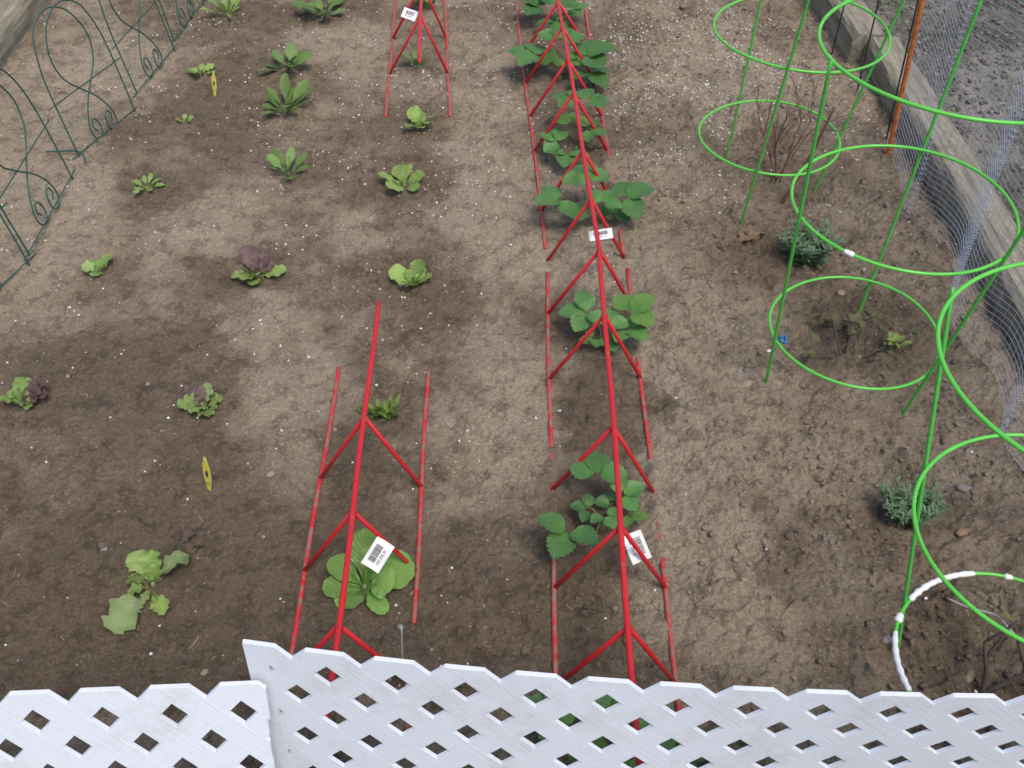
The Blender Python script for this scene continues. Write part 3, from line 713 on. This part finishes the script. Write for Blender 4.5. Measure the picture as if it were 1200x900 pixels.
# lavender clumps
def lavender(uv, wpx, hpx, label):
    u, v = uv; c = G(u, v); c[2] = zat(c[0], c[1]); s = mpp(u, v)
    root = thing('lavender_plant', label, 'lavender', c, 'grey green lavender clumps'); m = MB(); st = MB()
    for i in range(46):
        a = random.uniform(0, 6.28); rr = random.random() ** .6; lean = .25 + .75 * rr
        b = c + np.array([math.cos(a), math.sin(a) * .8, 0]) * wpx * s * .22 * rr; L = hpx * s * random.uniform(.55, .95)
        tip = b + np.array([math.cos(a) * lean * .50, math.sin(a) * lean * .50, 1.1 - .35 * lean]) * L
        path = crom([b - (0, 0, .004), (b + tip) / 2 + (0, 0, .008), tip], 5); st.tube(path, .0011, 4, r_end=.0007)
        for k in range(15):
            t = (k + .5) / 15; q = path[min(len(path) - 1, 1 + int(t * (len(path) - 1)))]; az = k * 90 + random.uniform(-25, 25) + math.degrees(a)
            l = random.uniform(10, 17) * s * (1 - .35 * t)
            m.tri(*blade(l, l * .24, p_needle, random.uniform(10, 55), random.uniform(0, 40), az, q, .3, 0, nl=3, nw=2))
    m.build('foliage', M['lavender'], root); st.build('stem', M['petiole'], root)
lavender((944, 306), 62, 56, 'bushy lavender clump behind the middle green cage by the dry leaf')
lavender((1062, 606), 70, 58, 'lavender clump beside the leg of the nearest green cage')

# woody shrubs inside the cages
def twig_tree(m, p, d, L, r, depth, tips, spread=32):
    pts = [p]; q = p.copy(); dd = d / np.linalg.norm(d)
    for i in range(4):
        dd = dd + np.array([random.gauss(0, .10), random.gauss(0, .10), random.gauss(.02, .07)]); dd /= np.linalg.norm(dd); q = q + dd * L / 4; pts.append(q.copy())
    m.tube(pts, r, 6, r_end=r * .6)
    tips.append((q, dd))
    if depth > 0:
        for i in range(random.choice([2, 2, 3])):
            b = pts[random.choice([2, 3, 4])]
            ax = np.array([random.gauss(0, 1), random.gauss(0, 1), random.gauss(0, .5)]); twig_tree(m, b, dd + ax * math.tan(R(spread)) * .8, L * random.uniform(.5, .75), r * .6, depth - 1, tips, spread)
def shrub(uv, stems, label, barkm, leafm, nleaf, lsize, r=.003, depth=2, spread=30):
    c = G(*uv); c[2] = zat(c[0], c[1]); root = thing('young_shrub', label, 'shrub', c, 'young shrubs inside the green cages'); tips = []
    for a, el, L in stems:
        m = MB(); d = np.array([math.cos(R(a)) * math.cos(R(el)), math.sin(R(a)) * math.cos(R(el)), math.sin(R(el))])
        twig_tree(m, c + np.array([random.gauss(0, .008), random.gauss(0, .008), -.012]), d, L, r, depth, tips, spread); m.build('branch', M[barkm], root)
    if nleaf:
        m = MB()
        for i in range(nleaf):
            q, dd = random.choice(tips); a = math.degrees(math.atan2(dd[1], dd[0])) + random.uniform(-90, 90); l = lsize * random.uniform(.6, 1.2)
            m.tri(*blade(l, l * .55, p_leaflet, random.uniform(0, 55), random.uniform(-25, 25), a, q + np.array([random.gauss(0, .006), random.gauss(0, .006), random.gauss(0, .005)]), .25, .03, nl=6, nw=4))
        m.build('foliage', M[leafm], root)
    return root
shrub((908, 212), [(150, 62, .17), (120, 66, .20), (100, 70, .22), (60, 70, .20), (35, 62, .20), (200, 60, .15), (20, 72, .18), (80, 60, .15)], 'bare red twigged shrub inside the farthest green cage', 'red_twig', 'bronze', 26, .010, .0019, 2, 28)
sb = shrub((988, 418), [(120, 60, .10), (40, 30, .10), (175, 28, .08), (10, 20, .10), (80, 65, .07)], 'low shrub with few bronze leaves inside the middle green cage', 'dark_twig', 'bronze', 46, .024, .0032, 1, 34)
m = MB(); q = G(1048, 402, .03)
for i in range(10): m.tri(*blade(.028, .015, p_leaflet, random.uniform(10, 60), random.uniform(-10, 20), i * 36, q + (random.gauss(0, .006), random.gauss(0, .006), 0), .25, .03, nl=6, nw=4))
m.build('foliage', M['lime_leaf'], sb)
sc_ = shrub((1146, 812), [(85, 55, .12), (25, 35, .20)], 'dark stemmed shrub behind the lattice inside the nearest green cage', 'dark_twig', 'bronze', 8, .016, .0055, 1, 34)
m = MB(); m.tube(crom([G(1112, 702, .10), G(1135, 712, .11), G(1168, 722, .12), G(1192, 746, .12), G(1240, 775, .06)], 5), .0022, 6); m.build('branch', M['grey_twig'], sc_)['label'] = 'pale grey bent branch'
b = G(914, 236); b[2] = zat(b[0], b[1]) - .02; t = PY(978, 126, b[1] + .03)
m = MB(); m.tube(crom([b, (b + t) / 2 + (.006, 0, -.004), t], 6), .0058, 8, r_end=.0036); tag(m.build('leaning_stick', M['red_twig']), 'reddish brown stick leaning in the soil by the farthest green cage', 'stick')

# ------------------------------------------------------------------ green wire cages
def cage(c, lean, zs, phis, label, tilt=0, top_z=None, r0=.172, k=.093):
    root = thing('tomato_cage', label, 'tomato cage', (c[0], c[1], zat(c[0], c[1])), 'bright green tomato cages')
    cx = lambda z: np.array([c[0] + lean[0] * z, c[1] + lean[1] * z, z])
    for z in zs:
        r = r0 + k * z; ph = 0
        pts = [cx(z) + np.array([r * math.cos(a), r * math.sin(a), .004 * math.sin(2 * a + ph)]) for a in np.linspace(0, 2 * math.pi, 97)[:-1]]
        m = MB(); m.ring(pts, .0034, 10); m.build('ring', M['green_coat'], root)
    tz = top_z or zs[-1] + .004
    for ph in phis:
        def P(z): return cx(z) + np.array([math.cos(R(ph)), math.sin(R(ph)), 0]) * (r0 + k * z + .006)
        m = MB(); g = P(0); zz = zat(g[0], g[1]); m.tube([P(z) for z in np.linspace(zz - .08, tz, 20)], .0037, 8); m.build('leg', M['green_leg'], root)
    return root, cx
A_, cA = cage((.683, 2.346), (.085, .010), (.171, .470, .77), (105, 250, 0), 'farthest green wire cage around the bare red twigged shrub')
B_, cB = cage((.756, 1.619), (.034, -.020), (.127, .466, .797), (193, 64, 310), 'middle green wire cage with a blue tie on its lowest ring')
gC = G(1062, 775); phC = math.degrees(math.atan2(gC[1] - .767, gC[0] - .821))
C_, cC = cage((.821, .767), (-.006, .25), (.122, .389, .674), (phC, phC - 125, phC + 120), 'nearest green wire cage with white tape round its lowest ring', r0=.172)
def wrap(cx, z, a0, a1, r, mat, name, parent, bulge=.004, r0=.172, k=.093):
    m = MB(); n = max(6, int((a1 - a0) / 1.5)); rad = r0 + k * z
    pts = [cx(z) + np.array([rad * math.cos(R(a)), rad * math.sin(R(a)), .004 * math.sin(2 * R(a))]) for a in np.linspace(a0, a1, n)]
    rr = [r + bulge * abs(math.sin(i * 2.3 + a0) * math.sin(i * .91 + a0)) * random.uniform(.3, 1) for i in range(n)]; rr[0] = rr[-1] = r * .9
    m.tube(pts, rr, 8); return m.build(name, M[mat], parent, smooth=True)
wrap(cC, .122, 90, 134, .0046, 'tape', 'tape', C_, .003)
wrap(cC, .122, 146, 151, .0062, 'tape', 'tape', C_, .003)
wrap(cC, .122, 158, 193, .0044, 'tape', 'tape', C_, .003)
wrap(cC, .122, 70, 74, .0045, 'tape', 'tape', C_, .003)
wrap(cB, .466, 225, 230, .0048, 'tape', 'tie', B_, .002)
m = MB(); p = G(917, 398, .127); m.ring([p + np.array([.0085 * math.cos(a), 0.0085 * math.sin(a), .003 * math.sin(2 * a)]) for a in np.linspace(0, 6.283, 17)[:-1]], .0035, 6)
m.ring([p + np.array([.0075 * math.cos(a), .003 * math.sin(a * 2), .0085 * math.sin(a)]) + np.array([0, .002, 0]) for a in np.linspace(0, 6.283, 17)[:-1]], .003, 6); m.build('tie', M['blue_tie'], B_)

# ------------------------------------------------------------------ wire netting and its stakes
pts_px = [(1040, 166), (1052, 205), (1066, 253), (1093, 277), (1116, 310), (1114, 362), (1127, 400), (1160, 432), (1177, 472), (1176, 508), (1196, 540), (1228, 585), (1236, 640), (1262, 690), (1290, 760)]
ctl = [G(*p) for p in pts_px]
path = np.array(crom(ctl, 40))
def resample(P, step):
    d = np.concatenate([[0], np.cumsum(np.linalg.norm(np.diff(P, axis=0), axis=1))]); s = np.arange(0, d[-1], step)
    return np.stack([np.interp(s, d, P[:, i]) for i in range(3)], 1), s
# tight pleats at three folds make the doubled bands
def pleat(P, at, depth):
    i = int(np.argmin(np.linalg.norm(P[:, :2] - at[:2], axis=1))); t = P[min(i + 3, len(P) - 1)] - P[max(i - 3, 0)]; t /= np.linalg.norm(t); nn = np.array([t[1], -t[0], 0])
    ins = [P[i] + t * .004 * j / 4 + nn * depth * (1 - abs(j / 4 - 1)) + t * .003 * (j > 4) for j in range(9)]
    return np.concatenate([P[:i], np.array(ins), P[i + 1:]])
for q, dp in ((G(1066, 253), .020), (G(1114, 362), .018), (G(1176, 508), .018)): path = pleat(path, q, dp)
path, sl = resample(path, .0085)
NET_H = .86
def net_pt(i, z):
    p = path[i]; s = sl[i]; k = z / NET_H
    return np.array([p[0] + .012 * k * math.sin(s * 6 + z * 3) - .03 * k, p[1] + .008 * k * math.cos(s * 7 + 1), z + .0015 * math.sin(s * 23 + z * 9)])
root = thing('wire_netting_fence', 'wavy galvanised wire netting standing along the long timber', 'fence', (1.13, 2.0, 0))
m = MB(); nrow = 56
for r_ in range(nrow + 1):
    z = -.012 + (NET_H + .012) * r_ / nrow
    m.tube([net_pt(i, z) for i in range(0, len(path))], .00064 if r_ not in (0, nrow) else .0012, 4, cap=False)
for i in range(0, len(path), 3):
    m.tube([net_pt(i, z) for z in np.linspace(-.012, NET_H, 14)], .0005, 3, cap=False)
m.build('netting', M['steel'], root)
def stake(base_px, top_px, r, mat, label, cat, h, group=None, n=8):
    b = G(*base_px); b[2] = 0; t = PY(top_px[0], top_px[1], b[1]); d = (t - b) / np.linalg.norm(t - b)
    m = MB(); m.tube([b - d * .08 + d * (h + .08) * k for k in np.linspace(0, 1, 12)], r, n)
    return tag(m.build('garden_stake', M[mat], smooth=n > 5), label, cat, group)
stake((1041, 180), (1081, 0), .0078, 'rust', 'rusty orange stake holding the end of the netting', 'stake', .95)
GB = 'thin black netting stakes'
stake((1038, 165), (1076, 0), .0026, 'black_metal', 'thin black stake tight against the rusty orange stake', 'stake', .9, GB, 6)
stake((1004, 108), (1030, 0), .0026, 'black_metal', 'thin black stake at the joint of the two timbers', 'stake', .9, GB, 6)
stake((975, 62), (991, 0), .0026, 'black_metal', 'farthest thin black stake along the netting', 'stake', .9, GB, 6)
stake((472, 790), (471, 752), .0016, 'plain_wire', 'thin pale stake just behind the lattice inside the short trellis', 'stake', .16, None, 6)

# ------------------------------------------------------------------ dark green wire edging fence
fa, fb = G(-60, 400), G(222, 40)
HOOK = [(0, -.12), (0, .35), (.03, .68), (.16, .92), (.42, 1.0), (.68, .92), (.82, .73), (.78, .55), (.62, .42), (.45, .30), (.33, .16), (.31, .06), (.38, .0), (.46, .04), (.45, .13), (.39, .16), (.36, .11), (.39, .07)]
root = thing('wire_edging_fence', 'low dark green wire edging fence with hooped scrolls', 'fence', (-1.27, 2.4, 0))
FH = .40
secs = [(G(-70, 405), G(32, 310)), (G(37, 300), G(85, 213)), (G(94, 182), G(157, 131)), (G(163, 112), G(204, 62)), (G(206, 50), G(238, 6)), (G(240, -6), G(262, -40))]
for si, (a, b) in enumerate(secs):
    a = a.copy(); b = b.copy(); a[2] = b[2] = 0; ax = b - a; lean = np.array([-.10 - .03 * (si % 2), .0, 1.0])
    def W(x, z): return a + ax * x + lean * z * FH + np.array([0, 0, zat(a[0], a[1])])
    for mir in (False, True):
        m = MB(); m.tube(crom([W((1 - x) if mir else x, z) + np.array([.004 if mir else -.004, 0, 0]) for x, z in HOOK], 6), .0023, 7); m.build('hoop', M['dark_green_wire'], root)
    for z in (.02, .42):
        e = .12
        m = MB(); m.tube([W(t, z) for t in np.linspace(-e, 1 + e, 8)], .0019, 6); m.build('rail', M['dark_green_wire'], root)
p = G(95, 182); m = MB(); m.tube(crom([p + (-.10, .0, .012), p + (0, 0, .012), p + (.03, -.05, -.01)], 4), .0028, 6); m.build('hinge_pin', M['dark_green_wire'], root)

# ------------------------------------------------------------------ plant tags, fallen leaf, stones
def plant_tag(uv, top, wpx, label):
    b = G(*uv); b[2] = zat(b[0], b[1]); t = PY(top[0], top[1], b[1] + .008); s = mpp(*uv); ax = t - b; L = np.linalg.norm(ax); ax /= L
    sx = np.array([.8, -.6, 0]); sx -= ax * (ax @ sx); sx /= np.linalg.norm(sx); nn = np.cross(ax, sx)
    if nn[1] > 0: nn = -nn
    root = thing('plant_tag', label, 'plant tag', b, 'yellow pointed plant tags')
    def P(a, h, k): return b + ax * L * h + sx * wpx * s * a + nn * k
    out = [(-.05, -.25), (-.28, .12), (-.5, .45), (-.42, .75), (-.12, 1), (.12, .97), (.42, .7), (.5, .42), (.28, .1), (.05, -.25)]
    m = MB(); k = len(out); m.tri([P(a, h, .0006) for a, h in out] + [P(a, h, -.0006) for a, h in out], [tuple(range(k)), tuple(range(2 * k - 1, k - 1, -1))] + [(i, i + k, (i + 1) % k + k, (i + 1) % k) for i in range(k)])
    m.build('plate', M['label_yellow'], root, smooth=False)
    em = [(.0, .40), (-.20, .48), (-.14, .56), (.04, .64), (.20, .56), (.18, .46)]; m = MB(); m.tri([P(a, h, .0012) for a, h in em], [tuple(range(6))])
    m.tri([P(a, h, .0012) for a, h in [(-.2, .2), (.2, .2), (.2, .23), (-.2, .23)]], [(0, 1, 2, 3)]); m.build('print', M['label_blue'], root, smooth=False)
plant_tag((245, 574), (240, 536), 14, 'yellow tag with dark emblem below the frilly red lettuce')
plant_tag((252, 113), (250, 84), 8, 'far yellow tag beside a small frilly seedling')

c = G(880, 284); c[2] = zat(c[0], c[1]) + .005; s = mpp(880, 284)
def p_oak(u): return (math.sin(math.pi * min(1, u)) ** .6) * (.62 + .38 * math.cos(u * 6.28 * 3.2)) + .05
m = MB(); m.tri(*blade(36 * s, 24 * s, p_oak, 28, -12, 20, c - np.array([18 * s, 6 * s, 0]), .45, .10, 2, 24, 6)); m.tube([c - np.array([18 * s, 6 * s, 0]), c - np.array([26 * s, 10 * s, -.002])], .0012, 5)
tag(m.build('fallen_leaf', M['oak']), 'curled dry brown oak leaf on the soil beside the lavender', 'leaf')

def stone(uv, r, mat, label, flat=.6):
    c = G(*uv); z = zat(c[0], c[1]); a = random.uniform(0, 6.28); s1, s2 = random.uniform(.8, 1), random.uniform(1.05, 1.35)
    ph = rng.random(3) * 6; V = []
    for p in IV2:
        q = p * (1 + .10 * math.sin(3 * p[0] + ph[0]) + .08 * math.sin(4 * p[1] + ph[1])); x, y = q[0] * s1 * r, q[1] * s2 * r
        V.append((c[0] + x * math.cos(a) - y * math.sin(a), c[1] + x * math.sin(a) + y * math.cos(a), z + r * flat * .35 + q[2] * r * flat))
    m = MB(); m.tri(V, [tuple(f) for f in IF2]); o = m.build('stone', M[mat]); md = o.modifiers.new('sub', 'SUBSURF'); md.levels = md.render_levels = 1
    tag(o, label, 'stone', 'single stones on the soil')
stone((1130, 571), .0125, 'stone_grey', 'smooth grey stone right of the near lavender clump')
stone((1128, 624), .0105, 'stone_rust', 'small rusty brown stone below the grey one')
stone((877, 449), .0155, 'stone_tan', 'pale tan stone left of the middle cage leg')
stone((866, 438), .0085, 'stone_grey', 'small pale chip touching the tan stone')
stone((985, 345), .0105, 'stone_tan', 'yellowish stone at the back of the middle cage')
stone((902, 410), .0060, 'perlite', 'tiny white pebble beside the blue tie')
stone((399, 704), .0090, 'stone_tan', 'round tan stone by the broad leaved lettuce')
stone((318, 558), .0090, 'stone_tan', 'tan pebble on light soil left of the short trellis')
stone((1136, 792), .0120, 'stone_tan', 'tan stone near the dark stemmed shrub behind the lattice')
stone((1038, 752), .0095, 'stone_grey', 'flat grey stone by the leg of the nearest cage')

# ------------------------------------------------------------------ white lattice panels
D = .0905; HS = .0142                       # diagonal period, half hole side measured across the slat
def clip(poly, a, b, c):                    # keep a*x+b*z<=c
    out = []
    for i in range(len(poly)):
        p, q = poly[i], poly[(i + 1) % len(poly)]; dp, dq = a * p[0] + b * p[1] - c, a * q[0] + b * q[1] - c
        if dp <= 0: out.append(p)
        if dp * dq < 0: t = dp / (dp - dq); out.append((p[0] + (q[0] - p[0]) * t, p[1] + (q[1] - p[1]) * t))
    return out
def lattice(label, s0, s1, H, off, curve, strips=(), ragged=False):
    """panel coordinates: s along, z up; top edge cut through a row of holes; curve(s,z)->(x,y)"""
    root = thing('lattice_panel', label, 'lattice panel', (*curve((s0 + s1) / 2, 0), 0), 'white lattice panels')
    P = D / math.sqrt(2); TH = .0060; half = P / 2 - HS
    for name, sg, y0, y1 in (('front_slats', -1, -.00015, .0060), ('back_slats', 1, 0, .0056)):
        m = MB(); kmin, kmax = int(-(H + 1.5) / P) - 2, int((2.5 + H) / P) + 2
        dx, dz = 1 / math.sqrt(2), sg / math.sqrt(2); nx, nz = -dz, dx
        for k in range(kmin, kmax):
            # slat centre lines run midway between the hole rows; holes sit at (off + i*D, H + j*D)
            cen = (off * nx + H * nz) + (k + .5) * P
            a0 = np.array([nx * cen, nz * cen]); L = 4.0
            e0, e1 = cen - half, cen + half
            poly = [(nx * e0 + dx * -L, nz * e0 + dz * -L), (nx * e0 + dx * L, nz * e0 + dz * L), (nx * e1 + dx * L, nz * e1 + dz * L), (nx * e1 + dx * -L, nz * e1 + dz * -L)]
            r1 = s1 + (random.uniform(-.006, .006) if ragged else 0)
            for q in ((-1, 0, -s0 - (.0008 if sg > 0 else 0)), (1, 0, r1 - (.0009 if sg > 0 else 0)), (0, 1, H - (.0008 if sg > 0 else 0)), (0, -1, .03 - (.001 if sg > 0 else 0))):
                poly = clip(poly, *q)
                if len(poly) < 3: break
            if len(poly) < 3: continue
            # cut into short lengths so the strip can follow the bend
            t = [p[0] for p in poly]; lo, hi = min(t), max(t); nseg = max(1, int((hi - lo) / .03))
            for i in range(nseg):
                a, b = lo + (hi - lo) * i / nseg, lo + (hi - lo) * (i + 1) / nseg
                seg = clip(clip(poly, -1, 0, -a), 1, 0, b)
                if len(seg) < 3: continue
                kk = len(seg); V = []; UV = []
                for yy in (y0, y1):
                    for s, z in seg:
                        x, y = curve(s, z); V.append((x, y + yy, z)); UV.append((s * dx + z * dz, s * nx + z * nz))
                F = [tuple(range(kk)), tuple(range(2 * kk - 1, kk - 1, -1))]
                for j in range(kk):
                    p, q = seg[j], seg[(j + 1) % kk]
                    if i > 0 and abs(p[0] - a) < 1e-6 and abs(q[0] - a) < 1e-6: continue
                    if i < nseg - 1 and abs(p[0] - b) < 1e-6 and abs(q[0] - b) < 1e-6: continue
                    F.append((j, j + kk, (j + 1) % kk + kk, (j + 1) % kk))
                m.tri(V, F, UV)
        o = m.build(name, M['lattice'], root, smooth=False)
        import bmesh
        bm = bmesh.new(); bm.from_mesh(o.data); bmesh.ops.remove_doubles(bm, verts=bm.verts, dist=1e-5); bmesh.ops.recalc_face_normals(bm, faces=bm.faces)
        bm.to_mesh(o.data); bm.free()
        bv = o.modifiers.new('edge', 'BEVEL'); bv.width = .0003; bv.segments = 2; bv.limit_method = 'ANGLE'; bv.angle_limit = R(50)
    for sa, sb in strips:
        m = MB(); V = []
        for yy in (-.0008, .0050):
            for s, z in ((sa, -.03), (sb, -.03), (sb, H + .0006), (sa, H + .0006)): x, y = curve(s, z); V.append((x, y + yy, z))
        m.tri(V, [(0, 1, 2, 3), (7, 6, 5, 4), (0, 4, 5, 1), (1, 5, 6, 2), (2, 6, 7, 3), (3, 7, 4, 0)]); m.build('end_strip', M['lattice'], root, smooth=False)
    return root
RH = .46
tp = np.array([G(u, v, RH)[:2] for u, v in ((285, 752), (339, 763), (422, 772), (507, 780), (592, 789), (680, 796), (765, 803), (850, 808), (940, 812), (1025, 815), (1110, 817), (1200, 818))])
cf = np.polyfit(tp[:, 0], tp[:, 1], 3)
def curveR(s, z):
    q = min(s, .75); y = float(np.polyval(cf, q)) + (s - q) * .02
    return s, y - float(np.interp(s, [-.4, .13, .45, .8], [.18, .145, .03, .0])) * (RH - z)
x0 = G(285, 752, RH)[0]; xv = G(339, 763, RH)[0]
lattice('taller white lattice panel in front of the red trellises', x0, 1.05, RH, xv, curveR, [(x0 - .0008, x0 + .029)])
LH = .405
tl = np.array([G(u, v, LH)[:2] for u, v in ((0, 815), (300, 802))]); kl = (tl[1, 1] - tl[0, 1]) / (tl[1, 0] - tl[0, 0])
def curveL(s, z): return s, tl[0, 1] + kl * (s - tl[0, 0]) - .36 * (LH - z)
lx = G(310, 803, LH)[0]
lattice('lower white lattice panel overlapping the end of the taller one', -1.5, lx, LH, G(235, 820, LH)[0], curveL, ragged=True)
